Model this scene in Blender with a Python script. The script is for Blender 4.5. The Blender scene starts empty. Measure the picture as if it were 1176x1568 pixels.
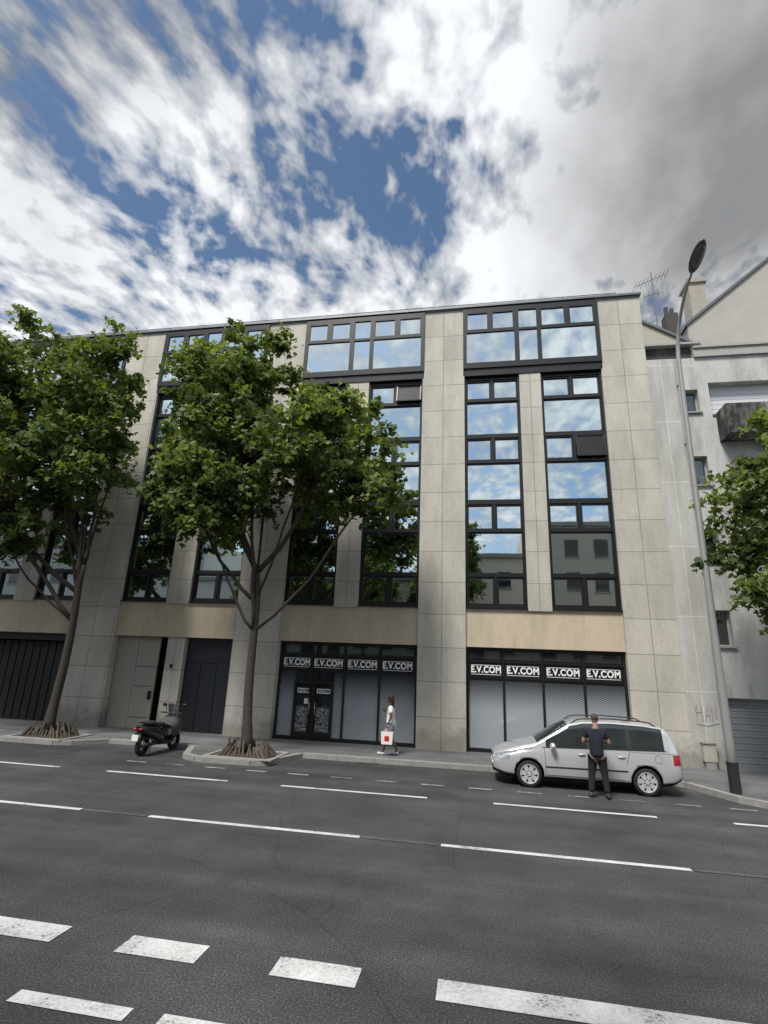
import bpy, bmesh, math, random
import numpy as np
from mathutils import Vector, Matrix
random.seed(7); rng=np.random.default_rng(11)
scene=bpy.context.scene
scene.view_settings.view_transform='Standard'
try: scene.view_settings.look='None'
except Exception: pass
scene.view_settings.exposure=0
COL=scene.collection
D=18.475; SW=0.12
# ------------------------------------------------------------ materials
def newmat(name):
    m=bpy.data.materials.new(name); m.use_nodes=True
    nt=m.node_tree; b=nt.nodes['Principled BSDF']; return m,nt,b
def N(nt,t,**k):
    n=nt.nodes.new(t)
    for a,v in k.items(): setattr(n,a,v)
    return n
def math_n(nt,op,a,b=None,clamp=False):
    n=nt.nodes.new('ShaderNodeMath'); n.operation=op; n.use_clamp=clamp
    for i,v in enumerate((a,b)):
        if v is None: continue
        if isinstance(v,(int,float)): n.inputs[i].default_value=v
        else: nt.links.new(v,n.inputs[i])
    return n.outputs[0]
def ramp(nt,src,stops):
    r=nt.nodes.new('ShaderNodeValToRGB'); nt.links.new(src,r.inputs[0])
    e=r.color_ramp.elements
    while len(e)<len(stops): e.new(0.5)
    for i,(p,c) in enumerate(stops):
        e[i].position=p; e[i].color=(c,c,c,1) if isinstance(c,(int,float)) else (*c,1)
    return r.outputs[0]
def mixc(nt,f,a,b,mode='MIX'):
    n=nt.nodes.new('ShaderNodeMix'); n.data_type='RGBA'; n.blend_type=mode
    for i,v in ((0,f),(6,a),(7,b)):
        if isinstance(v,(int,float)): n.inputs[i].default_value=v
        elif isinstance(v,tuple): n.inputs[i].default_value=(*v,1)
        else: nt.links.new(v,n.inputs[i])
    return n.outputs[2]
def noise(nt,vec,scale,detail=4,rough=.55):
    n=nt.nodes.new('ShaderNodeTexNoise'); n.inputs['Scale'].default_value=scale
    n.inputs['Detail'].default_value=detail; n.inputs['Roughness'].default_value=rough
    if vec is not None: nt.links.new(vec,n.inputs['Vector'])
    return n.outputs[0]
def bump(nt,b,h,strength,dist=.01):
    n=nt.nodes.new('ShaderNodeBump'); n.inputs['Strength'].default_value=strength; n.inputs['Distance'].default_value=dist
    nt.links.new(h,n.inputs['Height']); nt.links.new(n.outputs[0],b.inputs['Normal'])
def pos(nt): return nt.nodes.new('ShaderNodeNewGeometry').outputs['Position']
def objc(nt): return nt.nodes.new('ShaderNodeTexCoord').outputs['Object']
def M(name,col,rough=.6,metal=0,var=.18,scale=6,bmp=0,bs=40,spec=.5,coat=0):
    m,nt,b=newmat(name); o=objc(nt)
    if var>0:
        n=noise(nt,o,scale,3)
        c=mixc(nt,n,tuple(x*(1-var) for x in col),tuple(min(1,x*(1+var)) for x in col))
        nt.links.new(c,b.inputs['Base Color'])
    else: b.inputs['Base Color'].default_value=(*col,1)
    b.inputs['Roughness'].default_value=rough; b.inputs['Metallic'].default_value=metal
    b.inputs['Specular IOR Level'].default_value=spec
    if coat: b.inputs['Coat Weight'].default_value=coat; b.inputs['Coat Roughness'].default_value=.05
    if bmp: bump(nt,b,noise(nt,o,bs,2),bmp)
    return m
def stone_mat(name,c1,c2,bw,rh,mort,mc,streak=.25,grime=.6):
    m,nt,b=newmat(name); o=objc(nt)
    s=N(nt,'ShaderNodeSeparateXYZ'); nt.links.new(o,s.inputs[0])
    u=math_n(nt,'ADD',s.outputs[0],s.outputs[1])
    c=N(nt,'ShaderNodeCombineXYZ'); nt.links.new(u,c.inputs[0]); nt.links.new(s.outputs[2],c.inputs[1])
    br=N(nt,'ShaderNodeTexBrick'); br.offset=0; br.squash=1
    nt.links.new(c.outputs[0],br.inputs['Vector'])
    br.inputs['Scale'].default_value=1; br.inputs['Brick Width'].default_value=bw; br.inputs['Row Height'].default_value=rh
    br.inputs['Mortar Size'].default_value=mort; br.inputs['Mortar Smooth'].default_value=.2
    br.inputs['Color1'].default_value=(*c1,1); br.inputs['Color2'].default_value=(*c2,1); br.inputs['Mortar'].default_value=(*mc,1)
    g=pos(nt); mp=N(nt,'ShaderNodeMapping'); mp.inputs['Scale'].default_value=(1.2,1.2,.30); nt.links.new(g,mp.inputs[0])
    st=ramp(nt,noise(nt,mp.outputs[0],1.5,6,.68),[(.38,1-streak),(.58,1.0)])
    fine=ramp(nt,noise(nt,g,14,3,.7),[(.3,.90),(.7,1.06)])
    k=mixc(nt,1.0,br.outputs[0],st,'MULTIPLY'); k=mixc(nt,1.0,k,fine,'MULTIPLY')
    sp=N(nt,'ShaderNodeSeparateXYZ'); nt.links.new(g,sp.inputs[0])
    zz=math_n(nt,'ADD',sp.outputs[2],math_n(nt,'MULTIPLY',noise(nt,g,3,2),-.9))
    gr=ramp(nt,zz,[(0.0,grime),(.5,1.0)])
    k=mixc(nt,1.0,k,gr,'MULTIPLY')
    nt.links.new(k,b.inputs['Base Color']); b.inputs['Roughness'].default_value=.75
    return m
STONE=stone_mat('stone_cladding',(.55,.525,.455),(.47,.447,.385),.88,1.12,.014,(.27,.255,.215),.17,.58)
STONE_R=stone_mat('render_panels',(.52,.515,.48),(.48,.475,.44),.9,2.3,.014,(.68,.68,.64),.2)
SPAN=stone_mat('spandrel_render',(.57,.485,.36),(.55,.47,.345),2.6,3.0,.004,(.42,.35,.26),.16)
NBW=stone_mat('white_render',(.52,.52,.50),(.52,.52,.50),50,50,.001,(.4,.4,.4),.33,.7)
BLACK=M('black_frame',(.012,.012,.013),.35,.0,0)
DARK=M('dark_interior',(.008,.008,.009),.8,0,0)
ZINC=M('zinc',(.16,.17,.18),.45,.6)
def glass(name,col,rough=.012,wav=.05):
    m,nt,b=newmat(name); b.inputs['Base Color'].default_value=(*col,1); b.inputs['Metallic'].default_value=1
    b.inputs['Roughness'].default_value=rough
    bump(nt,b,noise(nt,pos(nt),.8,1),wav,.02)
    return m
GLASS=glass('mirror_glazing',(.68,.76,.77))
GLASS2=glass('mirror_glazing_tinted',(.60,.69,.71),.02,.09)
VENT=M('vent_glass_dark',(.02,.023,.026),.45,0,0,spec=.15)
GLASSD,nt_,b_=newmat('shop_glass_dark'); b_.inputs['Base Color'].default_value=(.02,.022,.025,1); b_.inputs['Roughness'].default_value=.04; b_.inputs['Specular IOR Level'].default_value=1.0
FILM,nt,b=newmat('frosted_film')
s=N(nt,'ShaderNodeSeparateXYZ'); nt.links.new(pos(nt),s.inputs[0])
t=math_n(nt,'FRACT',math_n(nt,'MULTIPLY',math_n(nt,'ADD',s.outputs[2],math_n(nt,'MULTIPLY',s.outputs[0],.35)),17))
thr=math_n(nt,'DIVIDE',math_n(nt,'SUBTRACT',2.42,s.outputs[2]),.85)
k=math_n(nt,'MULTIPLY',math_n(nt,'SUBTRACT',thr,t),3,True)
c=mixc(nt,k,(.05,.055,.06),(.31,.34,.37)); nt.links.new(c,b.inputs['Base Color']); b.inputs['Roughness'].default_value=.12
WHITE=M('white_paint_sign',(.82,.82,.82),.5,0,0)
POSTER,nt,b=newmat('poster_text')
w=N(nt,'ShaderNodeTexBrick'); w.inputs['Scale'].default_value=1;w.inputs['Brick Width'].default_value=.07;w.inputs['Row Height'].default_value=.045
w.inputs['Mortar Size'].default_value=.009; w.inputs['Color1'].default_value=(.7,.7,.7,1); w.inputs['Color2'].default_value=(.03,.03,.03,1); w.inputs['Mortar'].default_value=(.02,.02,.02,1)
o=objc(nt); s=N(nt,'ShaderNodeSeparateXYZ'); nt.links.new(o,s.inputs[0]); c=N(nt,'ShaderNodeCombineXYZ'); nt.links.new(s.outputs[0],c.inputs[0]); nt.links.new(s.outputs[2],c.inputs[1]); nt.links.new(c.outputs[0],w.inputs['Vector']); nt.links.new(w.outputs[0],b.inputs['Base Color'])
RED=M('red_plastic',(.5,.02,.02),.3,0,0)
def asphalt(name,base,var=.35,patches=True):
    m,nt,b=newmat(name); g=pos(nt)
    a=noise(nt,g,50,2,.8); l=noise(nt,g,.6,5,.65)
    mp=N(nt,'ShaderNodeMapping'); mp.inputs['Scale'].default_value=(.05,1.0,1); nt.links.new(g,mp.inputs[0])
    st=noise(nt,mp.outputs[0],1.3,3)
    v=ramp(nt,a,[(.32,base*.5),(.52,base),(.68,base*2.4)])
    k=mixc(nt,1.0,v,ramp(nt,l,[(.3,1-var),(.7,1+var)]),'MULTIPLY')
    k=mixc(nt,1.0,k,ramp(nt,st,[(.35,.80),(.65,1.2)]),'MULTIPLY')
    k=mixc(nt,1.0,k,(.98,1.0,1.02),'MULTIPLY')
    if patches:
        vc=N(nt,'ShaderNodeTexVoronoi'); vc.inputs['Scale'].default_value=38; nt.links.new(g,vc.inputs['Vector'])
        chip=ramp(nt,vc.outputs[0],[(.10,1.0),(.16,0.0)])
        k=mixc(nt,math_n(nt,'MULTIPLY',chip,.35),k,(base*3.2,base*3.1,base*2.9))
        vo=N(nt,'ShaderNodeTexVoronoi',feature='DISTANCE_TO_EDGE'); vo.inputs['Scale'].default_value=.2
        nn=N(nt,'ShaderNodeTexNoise'); nn.inputs['Scale'].default_value=1.2; nt.links.new(g,nn.inputs['Vector'])
        nt.links.new(mixc(nt,.35,g,nn.outputs[1],'ADD'),vo.inputs['Vector'])
        k=mixc(nt,.6,k,ramp(nt,vo.outputs[0],[(0,.5),(.003,1)]),'MULTIPLY')
    nt.links.new(k,b.inputs['Base Color']); b.inputs['Roughness'].default_value=.8; b.inputs['Specular IOR Level'].default_value=.35
    bump(nt,b,a,.5,.008)
    return m
ASPH=asphalt('asphalt_road',.052)
PAVE=asphalt('asphalt_pavement',.12,.3,False)
PATCH=asphalt('asphalt_patch',.040,.2,False)
GROUND=asphalt('ground_surface',.09,.3,False)
KERB=M('granite_kerb',(.27,.265,.25),.8,0,.35,5,.3)
def paint(name,lo,hi,amt):
    m,nt,b=newmat(name); g=pos(nt)
    n1=noise(nt,g,30,4,.8); n2=noise(nt,g,2.5,3)
    f=math_n(nt,'ADD',math_n(nt,'MULTIPLY',n1,.7),math_n(nt,'MULTIPLY',n2,.5))
    k=ramp(nt,f,[(amt-.04,.07),(amt+.03,lo),(amt+.22,hi)])
    nt.links.new(k,b.inputs['Base Color']); b.inputs['Roughness'].default_value=.7
    return m
PAINT=paint('road_paint',.45,.66,.49); PAINTF=paint('faded_paint',.10,.2,.62); PAINTP=paint('parking_paint',.3,.5,.58)
BARK=M('bark',(.052,.043,.034),.9,0,.45,9,.8,18)
def leafmat(name,a,bc,trc=.38):
    m,nt,b=newmat(name)
    at=N(nt,'ShaderNodeAttribute'); at.attribute_name='tint'
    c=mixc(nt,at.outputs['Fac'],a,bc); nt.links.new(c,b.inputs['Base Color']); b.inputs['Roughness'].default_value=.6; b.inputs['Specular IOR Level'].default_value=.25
    tr=N(nt,'ShaderNodeBsdfTranslucent'); nt.links.new(mixc(nt,1.0,c,(1.6,1.5,.5),'MULTIPLY'),tr.inputs[0])
    mx=N(nt,'ShaderNodeMixShader'); mx.inputs[0].default_value=trc
    nt.links.new(b.outputs[0],mx.inputs[1]); nt.links.new(tr.outputs[0],mx.inputs[2])
    nt.links.new(mx.outputs[0],nt.nodes['Material Output'].inputs[0]); return m
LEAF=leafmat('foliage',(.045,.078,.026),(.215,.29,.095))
# ------------------------------------------------------------ mesh helpers
def empty(name,loc=(0,0,0),rot=0,sc=1):
    e=bpy.data.objects.new(name,None); e.location=loc; e.rotation_euler=(0,0,rot); e.scale=(sc,sc,sc); COL.objects.link(e); return e
def obj(name,verts,faces,mat,parent=None,loc=(0,0,0),smooth=False,mats=None,mi=None):
    me=bpy.data.meshes.new(name); me.from_pydata([tuple(v) for v in verts],[],faces)
    for m in (mats or [mat]): me.materials.append(m)
    if mi is not None: me.polygons.foreach_set('material_index',mi)
    if smooth: me.polygons.foreach_set('use_smooth',[True]*len(me.polygons))
    me.update(); o=bpy.data.objects.new(name,me); COL.objects.link(o); o.location=loc
    if parent: o.parent=parent
    return o
class MB:
    def __init__(s): s.v=[];s.f=[]
    def box(s,x0,x1,y0,y1,z0,z1):
        n=len(s.v); s.v+=[(x0,y0,z0),(x1,y0,z0),(x1,y1,z0),(x0,y1,z0),(x0,y0,z1),(x1,y0,z1),(x1,y1,z1),(x0,y1,z1)]
        s.f+=[tuple(n+i for i in q) for q in [(3,2,1,0),(4,5,6,7),(0,1,5,4),(1,2,6,5),(2,3,7,6),(3,0,4,7)]]
        return s
    def quad(s,*p):
        n=len(s.v); s.v+=list(p); s.f.append(tuple(range(n,n+len(p)))); return s
    def tube(s,pts,rad,sides=8,cap=True):
        pts=[Vector(p) for p in pts]; n0=len(s.v)
        for i,p in enumerate(pts):
            d=(pts[min(i+1,len(pts)-1)]-pts[max(i-1,0)]).normalized()
            if i==0: a=d.orthogonal().normalized()
            else:
                a=(a-d*a.dot(d)); a=a.normalized() if a.length>1e-6 else d.orthogonal().normalized()
            b=d.cross(a); r=rad[i] if hasattr(rad,'__len__') else rad
            for k in range(sides):
                t=2*math.pi*k/sides; s.v.append(tuple(p+a*math.cos(t)*r+b*math.sin(t)*r))
        for i in range(len(pts)-1):
            for k in range(sides):
                k2=(k+1)%sides; s.f.append((n0+i*sides+k,n0+i*sides+k2,n0+(i+1)*sides+k2,n0+(i+1)*sides+k))
        if cap:
            s.f.append(tuple(n0+k for k in reversed(range(sides)))); m=n0+(len(pts)-1)*sides; s.f.append(tuple(m+k for k in range(sides)))
        return s
    def ell(s,c,r,seg=12,rings=8,rot=None):
        n0=len(s.v); R=rot or Matrix.Identity(3)
        for i in range(rings+1):
            th=math.pi*i/rings
            for k in range(seg):
                ph=2*math.pi*k/seg
                p=R@Vector((r[0]*math.sin(th)*math.cos(ph),r[1]*math.sin(th)*math.sin(ph),r[2]*math.cos(th)))
                s.v.append((c[0]+p.x,c[1]+p.y,c[2]+p.z))
        for i in range(rings):
            for k in range(seg):
                k2=(k+1)%seg; s.f.append((n0+i*seg+k,n0+(i+1)*seg+k,n0+(i+1)*seg+k2,n0+i*seg+k2))
        return s
    def make(s,name,mat,parent=None,loc=(0,0,0),smooth=False,bevel=0):
        o=obj(name,s.v,s.f,mat,parent,loc,smooth)
        if bevel:
            b=o.modifiers.new('b','BEVEL'); b.width=bevel; b.segments=2; b.limit_method='ANGLE'
        return o
def extrude_poly(name,poly,z0,z1,mat,parent=None):
    n=len(poly); v=[(x,y,z0) for x,y in poly]+[(x,y,z1) for x,y in poly]
    f=[tuple(range(n,2*n)),tuple(reversed(range(n)))]+[(i,(i+1)%n,n+(i+1)%n,n+i) for i in range(n)]
    return obj(name,v,f,mat,parent)
# ------------------------------------------------------------ ground
obj('ground',[(-400,-400,-.008),(400,-400,-.008),(400,400,-.008),(-400,400,-.008)],[(0,1,2,3)],GROUND)
obj('road',[(-200,1.2,0),(200,1.2,0),(200,18.3,0),(-200,18.3,0)],[(0,1,2,3)],ASPH)
kp=[(-200,15.2),(-12.7,15.2),(-12.2,15.4),(-11.5,16.15),(-8.7,16.15),(-8.1,14.7),(-7.6,14.42),(-6.0,14.42),(-5.6,14.6),(-5.1,16.1),(4.6,16.15),(5.2,15.9),(5.85,14.5),(6.3,14.1),(200,14.1)]
pav=empty('pavement')
extrude_poly('pavement_surface',kp+[(200,D+1.0),(-200,D+1.0)],-.01,SW,PAVE,pav)
mb=MB()
for (xa,ya),(xb,yb) in zip(kp[:-1],kp[1:]):
    L=math.hypot(xb-xa,yb-ya); n=(-(yb-ya)/L*.16,(xb-xa)/L*.16); a=(-n[0]*.15,-n[1]*.15)
    steps=max(1,int(L/1.0))
    for i in range(steps):
        t0=i/steps+.006/L; t1=(i+1)/steps-.006/L
        if abs(xa+(xb-xa)*t0)>40 : continue
        p0=(xa+(xb-xa)*t0,ya+(yb-ya)*t0);p1=(xa+(xb-xa)*t1,ya+(yb-ya)*t1)
        q=[(p0[0]+a[0],p0[1]+a[1]),(p1[0]+a[0],p1[1]+a[1]),(p1[0]+n[0],p1[1]+n[1]),(p0[0]+n[0],p0[1]+n[1])]
        k=len(mb.v); h=SW+.006+random.uniform(0,.004)
        mb.v+=[(*c,-.005) for c in q]+[(*c,h) for c in q]
        mb.f+=[tuple(k+i for i in z) for z in [(4,5,6,7),(0,1,5,4),(1,2,6,5),(2,3,7,6),(3,0,4,7)]]
mb.make('kerb',KERB,pav)
extrude_poly('near_pavement',[(-200,-8),(200,-8),(200,1.0),(-200,1.0)],-.006,SW,PAVE,pav)
rp_=empty('road_repairs'); g=MB()
g.quad((-15.5,13.95,.004),(-11.2,13.95,.004),(-11.4,15.1,.004),(-15.3,15.15,.004))
g.quad((-200,14.0,.0035),(-15.6,14.0,.0035),(-15.6,14.9,.0035),(-200,14.9,.0035))
g.quad((-5.0,15.35,.004),(4.5,15.35,.004),(4.5,16.0,.004),(-5.0,16.0,.004))
g.make('patches',PATCH,rp_)
g=MB(); g.box(-3.4,-2.8,15.72,16.05,.0,.012); g.make('drain_grate',M('cast_iron',(.045,.043,.04),.6,.3,.4,20,.6,30),rp_)
mk=empty('road_markings')
def strip(mb,x0,x1,y,w,z=.008):
    mb.quad((x0,y-w/2,z),(x1,y-w/2,z),(x1,y+w/2,z),(x0,y+w/2,z))
a=MB()
for x0,x1 in [(-18.2,-15.3),(-13.2,-10.1),(-8.8,-5.7),(-4.4,-1.1),(.3,3.5),(4.9,8.1),(9.6,12.8)]: strip(a,x0,x1,12.48,.12)
for x0,x1 in [(-16,-12.2),(-10.9,-7.05),(-5.7,-1.92),(-.6,3.05),(4.4,8.1),(9.5,13)]: strip(a,x0,x1,9.45,.12)
for x0,x1 in [(-6.5,-5.7),(-5.0,-4.12),(-3.42,-2.6),(-1.87,-1.08),(-.38,3.2),(4.2,5)]: strip(a,x0,x1,5.56,.32)
for x0,x1 in [(-3.75,-2.72),(-2.45,-1.4),(-.9,.2)]: strip(a,x0,x1,4.62,.16)
a.make('lane_lines',PAINT,mk)
a=MB()
for x0,x1 in [(-7.0,-5.75),(-1.87,-.65),(3.1,4.35)]: strip(a,x0,x1,9.45,.09)
a.make('worn_lines',PAINTF,mk)
a=MB(); x=-9.2
while x<9: strip(a,x,x+.55,13.8,.09); x+=1.12
a.make('parking_dashes',PAINTP,mk)
# ------------------------------------------------------------ office building
ob=empty('office_building')
def stone(name,x0,x1,z0,z1,y0=D,y1=D+.9,mat=STONE,parent=ob,bev=.006):
    cx=(x0+x1)/2; m=MB().box(x0-cx,x1-cx,0,y1-y0,z0,z1); return m.make(name,mat,parent,(cx,y0,0),False,bev)
ZR=16.86
pill=[(-29.6,-27.7),(-22.45,-20.6),(-15.65,-13.74),(-8.84,-7.06),(-2.03,-.38),(4.75,6.36)]
for i,(a0,a1) in enumerate(pill): stone('stone_pillar_%d'%i,a0,a1,-.02,ZR)
bays=[(-27.7,-22.45,'X'),(-20.6,-15.65,'LL'),(-13.74,-8.84,'L'),(-7.06,-2.03,'M'),(-.38,4.75,'R')]
piers={'X':(.40,.58),'LL':(.40,.59),'L':(.40,.593),'M':(.387,.564),'R':(.41,.565)}
MB().box(-29.5,6.3,D+.95,D+13,-.02,16.6).make('rear_walls',NBW,ob)
fr=MB(); gl=MB(); gl2=MB(); dk=MB(); glo=MB(); rb=MB()
rows=[(4.85,5.84,'s'),(5.95,7.47,'b'),(7.56,8.52,'s'),(8.68,10.15,'b'),(10.25,11.17,'s'),(11.32,12.72,'b'),(12.82,13.66,'s')]
GY=D+.26
def frame(x0,x1,z0,z1,y,w=.05,d=.07):
    fr.box(x0,x1,y-d,y,z0,z0+w).box(x0,x1,y-d,y,z1-w,z1).box(x0,x0+w,y-d,y,z0+w,z1-w).box(x1-w,x1,y-d,y,z0+w,z1-w)
def pane(mb,x0,x1,z0,z1,y):
    a,b_,c_=[random.uniform(-.0028,.0028) for _ in range(3)]
    mb.quad((x0,y+a,z0),(x1,y+b_,z0),(x1,y+b_+c_,z1),(x0,y+a+c_,z1))
for bx0,bx1,bn in bays:
    wd=bx1-bx0; f0,f1=piers[bn]; p0=bx0+wd*f0; p1=bx0+wd*f1
    stone('mid_pier_'+bn,p0,p1,4.66,13.78,D+.03,D+.8)
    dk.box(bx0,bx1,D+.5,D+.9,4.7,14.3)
    for wi,(x0,x1) in enumerate(((bx0,p0),(p1,bx1))):
        fr.box(x0,x0+.07,D+.12,D+.48,4.75,13.76); fr.box(x1-.07,x1,D+.12,D+.48,4.75,13.76)
        xa,xb=x0+.07,x1-.07; prev=4.75
        for ri,(za,zb,kind) in enumerate(rows):
            fr.box(xa,xb,D+.16,D+.46,prev,za); prev=zb
            if kind=='b':
                frame(xa+.002,xb-.002,za+.002,zb-.002,GY,.035,.05); pane(gl if (ri+wi)%2 else gl2,xa,xb,za,zb,GY)
            else:
                xm=(xa+xb)/2
                fr.box(xm-.045,xm+.045,D+.16,D+.46,za,zb)
                for pi_,(c0,c1) in enumerate(((xa,xm-.045),(xm+.045,xb))):
                    op=(bn=='M' and wi==1 and ri==6 and pi_==1) or (bn=='R' and wi==1 and ri==4 and pi_==1)
                    if op:
                        zt=zb-.02; hgt=zb-za-.04; an=math.radians(12)
                        P=lambda x,s,o:(x,GY-.06-math.sin(an)*s-math.cos(an)*o,zt-math.cos(an)*s+math.sin(an)*o)
                        glo.quad(P(c0+.03,hgt,0),P(c1-.03,hgt,0),P(c1-.03,0,0),P(c0+.03,0,0))
                        for a_,b_2 in (((c0+.02,0),(c1-.02,0)),((c0+.02,hgt),(c1-.02,hgt)),((c0+.02,0),(c0+.02,hgt)),((c1-.02,0),(c1-.02,hgt))):
                            fr.tube([P(a_[0],a_[1],.01),P(b_2[0],b_2[1],.01)],.03,4)
                        continue
                    frame(c0+.002,c1-.002,za+.002,zb-.002,GY,.055,.06)
                    pane(gl2 if random.random()<.5 else gl,c0,c1,za,zb,GY)
        fr.box(xa,xb,D+.16,D+.46,prev,13.76)
    fr.box(bx0+.0,p0,D+.0,D+.3,4.72,4.75); fr.box(p1,bx1,D+.0,D+.3,4.72,4.75)
    yb=D-.06
    fr.box(bx0-.04,bx1+.04,yb+.06,D+.9,13.79,14.22)
    fr.box(bx0-.04,bx1+.04,yb+.06,D+.9,16.80,16.88)
    gx=[bx0+.1,bx0+wd*.385,bx0+wd*.42,bx0+wd*.555,bx0+wd*.585,bx1-.1]
    def topp(x0,x1,z0,z1): pane(gl,x0,x1,z0,z1,yb+.055)
    fr.box(bx0-.04,bx1+.04,yb+.08,yb+.5,14.22,16.80)
    fr.box(bx0-.04,gx[0],yb,yb+.08,14.1,16.86); fr.box(gx[5],bx1+.04,yb,yb+.08,14.1,16.86)
    fr.box(gx[0],gx[5],yb,yb+.08,14.1,14.34); fr.box(gx[0],gx[5],yb,yb+.08,16.66,16.86)
    for (x0,x1),nn in (((gx[0],gx[1]),2),((gx[2],gx[3]),1),((gx[4],gx[5]),2)):
        topp(x0,x1,14.34,15.72)
        fr.box(x0,x1,yb,yb+.08,15.72,15.82)
        if nn==2:
            xm=(x0+x1)/2; fr.box(xm-.07,xm+.07,yb,yb+.08,15.82,16.66)
            frame(x0,xm-.07,15.82,16.66,yb+.052,.045,.05); frame(xm+.07,x1,15.82,16.66,yb+.052,.045,.05)
            topp(x0,xm-.07,15.82,16.66); topp(xm+.07,x1,15.82,16.66)
        else: topp(x0,x1,15.82,16.66)
    fr.box(gx[1],gx[2],yb,yb+.08,14.34,16.66); fr.box(gx[3],gx[4],yb,yb+.08,14.34,16.66)
    stone('spandrel_'+bn,bx0,bx1,3.42,4.715,D+.10,D+.8,SPAN)
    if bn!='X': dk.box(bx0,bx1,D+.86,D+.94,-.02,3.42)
fr.make('window_frames',BLACK,ob); gl.make('window_glass',GLASS,ob); gl2.make('window_glass_tinted',GLASS2,ob); dk.make('dark_rooms',DARK,ob); glo.make('open_vents',VENT,ob)
rf=MB()
rf.box(-29.7,6.42,D-.10,D+.9,ZR+.06,ZR+.15)
for a0,a1 in pill: rf.box(a0-.03,a1+.03,D-.04,D+.9,ZR+.0,ZR+.058)
rf.box(-29.7,5.9,D+.55,D+.62,ZR+.15,ZR+.42); rf.box(-29.7,5.95,D+.5,D+2.4,ZR+.42,ZR+.49)
x=-29
while x<5.8: rf.box(x,x+.03,D-.115,D+.5,ZR+.15,ZR+.185); x+=1.71
rf.tube([(-29.5,D+.2,ZR+.42),(5.6,D+.2,ZR+.42)],.018,6)
x=-29.5
while x<5.7: rf.tube([(x,D+.2,ZR+.15),(x,D+.2,ZR+.42)],.016,6); x+=2.9
rf.make('roof_edge',ZINC,ob)
sf=MB(); film=MB(); gd=MB()
SY=D+.30
gl2=MB()
def shop(bx0,bx1,mul,door=None):
    sf.box(bx0,bx0+.09,SY-.06,SY+.5,SW,3.42); sf.box(bx1-.09,bx1,SY-.06,SY+.5,SW,3.42)
    sf.box(bx0+.09,bx1-.09,SY-.06,SY+.06,3.32,3.42)
    sf.box(bx0+.09,bx1-.09,SY-.06,SY+.06,2.93,3.01)
    sf.box(bx0+.09,bx1-.09,SY-.05,SY+.06,2.42,2.48)
    sf.box(bx0+.09,bx1-.09,SY-.05,SY+.06,SW,.24)
    xs=[bx0+.09]+mul+[bx1-.09]
    for m in mul: sf.box(m-.035,m+.035,SY-.055,SY+.06,SW,3.32)
    for a_,b_ in zip(xs[:-1],xs[1:]): pane(gl2,a_+.05,b_-.05,3.04,3.29,SY-.03)
    gd.box(bx0+.09,bx1-.09,SY,SY+.02,3.01,3.32)
    sf.box(bx0+.09,bx1-.09,SY-.015,SY+.03,2.48,2.93)
    if door:
        d0,d1=door
        film.box(bx0+.09,d0,SY,SY+.02,.24,2.42); film.box(d1,bx1-.09,SY,SY+.02,.24,2.42)
        gd.box(d0,d1,SY,SY+.02,.24,2.42)
    else: film.box(bx0+.09,bx1-.09,SY,SY+.02,.24,2.42)
    return xs
MR=[.86,2.13,3.43]; MM=[-5.83,-4.62,-3.36]
door=(-6.42,-4.98)
xr=shop(-.38,4.75,MR); xm_=shop(-7.06,-2.03,MM,door)
SGL,nt,b=newmat('transom_glass'); b.inputs['Base Color'].default_value=(.16,.18,.19,1); b.inputs['Metallic'].default_value=.9; b.inputs['Roughness'].default_value=.03
gl2.make('transom_panes',SGL,ob)
d0,d1=door; dm=(d0+d1)/2
for a,b_2 in ((d0,d0+.07),(d1-.07,d1),(dm-.06,dm+.06)): sf.box(a,b_2,SY-.07,SY-.001,SW,2.06)
sf.box(d0+.07,dm-.06,SY-.07,SY-.001,1.98,2.06); sf.box(dm+.06,d1-.07,SY-.07,SY-.001,1.98,2.06)
sf.box(d0+.07,dm-.06,SY-.07,SY-.001,.24,.36); sf.box(dm+.06,d1-.07,SY-.07,SY-.001,.24,.36)
sf.make('shopfront_frames',BLACK,ob); film.make('shopfront_film',FILM,ob); gd.make('shopfront_glass',GLASSD,ob)
hd=MB(); hd.tube([(dm-.1,SY-.13,.95),(dm-.1,SY-.13,1.35)],.014).tube([(dm+.1,SY-.13,.95),(dm+.1,SY-.13,1.35)],.014)
for zz in (.97,1.33):
    for s_ in(-.1,.1): hd.tube([(dm+s_,SY-.13,zz),(dm+s_,SY-.05,zz)],.012)
hd.make('door_handles',M('steel',(.5,.5,.5),.3,1),ob,smooth=True)
for i,(a,b_2) in enumerate(((d0+.12,dm-.11),(dm+.11,d1-.12))):
    MB().box(-(b_2-a)/2,(b_2-a)/2,0,.006,0,.78).make('door_poster_%d'%i,POSTER,ob,((a+b_2)/2,SY-.012,.42))
    MB().box(a,b_2,SY-.012,SY-.006,1.66,1.82).make('door_plate_%d'%i,WHITE,ob)
MB().box(dm-.33,dm-.12,SY-.012,SY-.006,1.3,1.48).make('door_notice',WHITE,ob)
def text(body,x,z,w,h,mat,name,y,parent=ob,off=.03):
    cu=bpy.data.curves.new(name,'FONT'); cu.body=body; cu.size=1; cu.align_x='CENTER'; cu.align_y='CENTER'; cu.extrude=.01; cu.offset=off; cu.space_character=1.1
    o=bpy.data.objects.new(name,cu); COL.objects.link(o); o.data.materials.append(mat)
    bpy.context.view_layer.update(); dx,dy=o.dimensions.x,o.dimensions.y
    o.rotation_euler=(math.pi/2,0,0); o.location=(x,y,z); o.scale=(w/dx,h/dy,1); o.parent=parent
    return o
k=0
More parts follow.
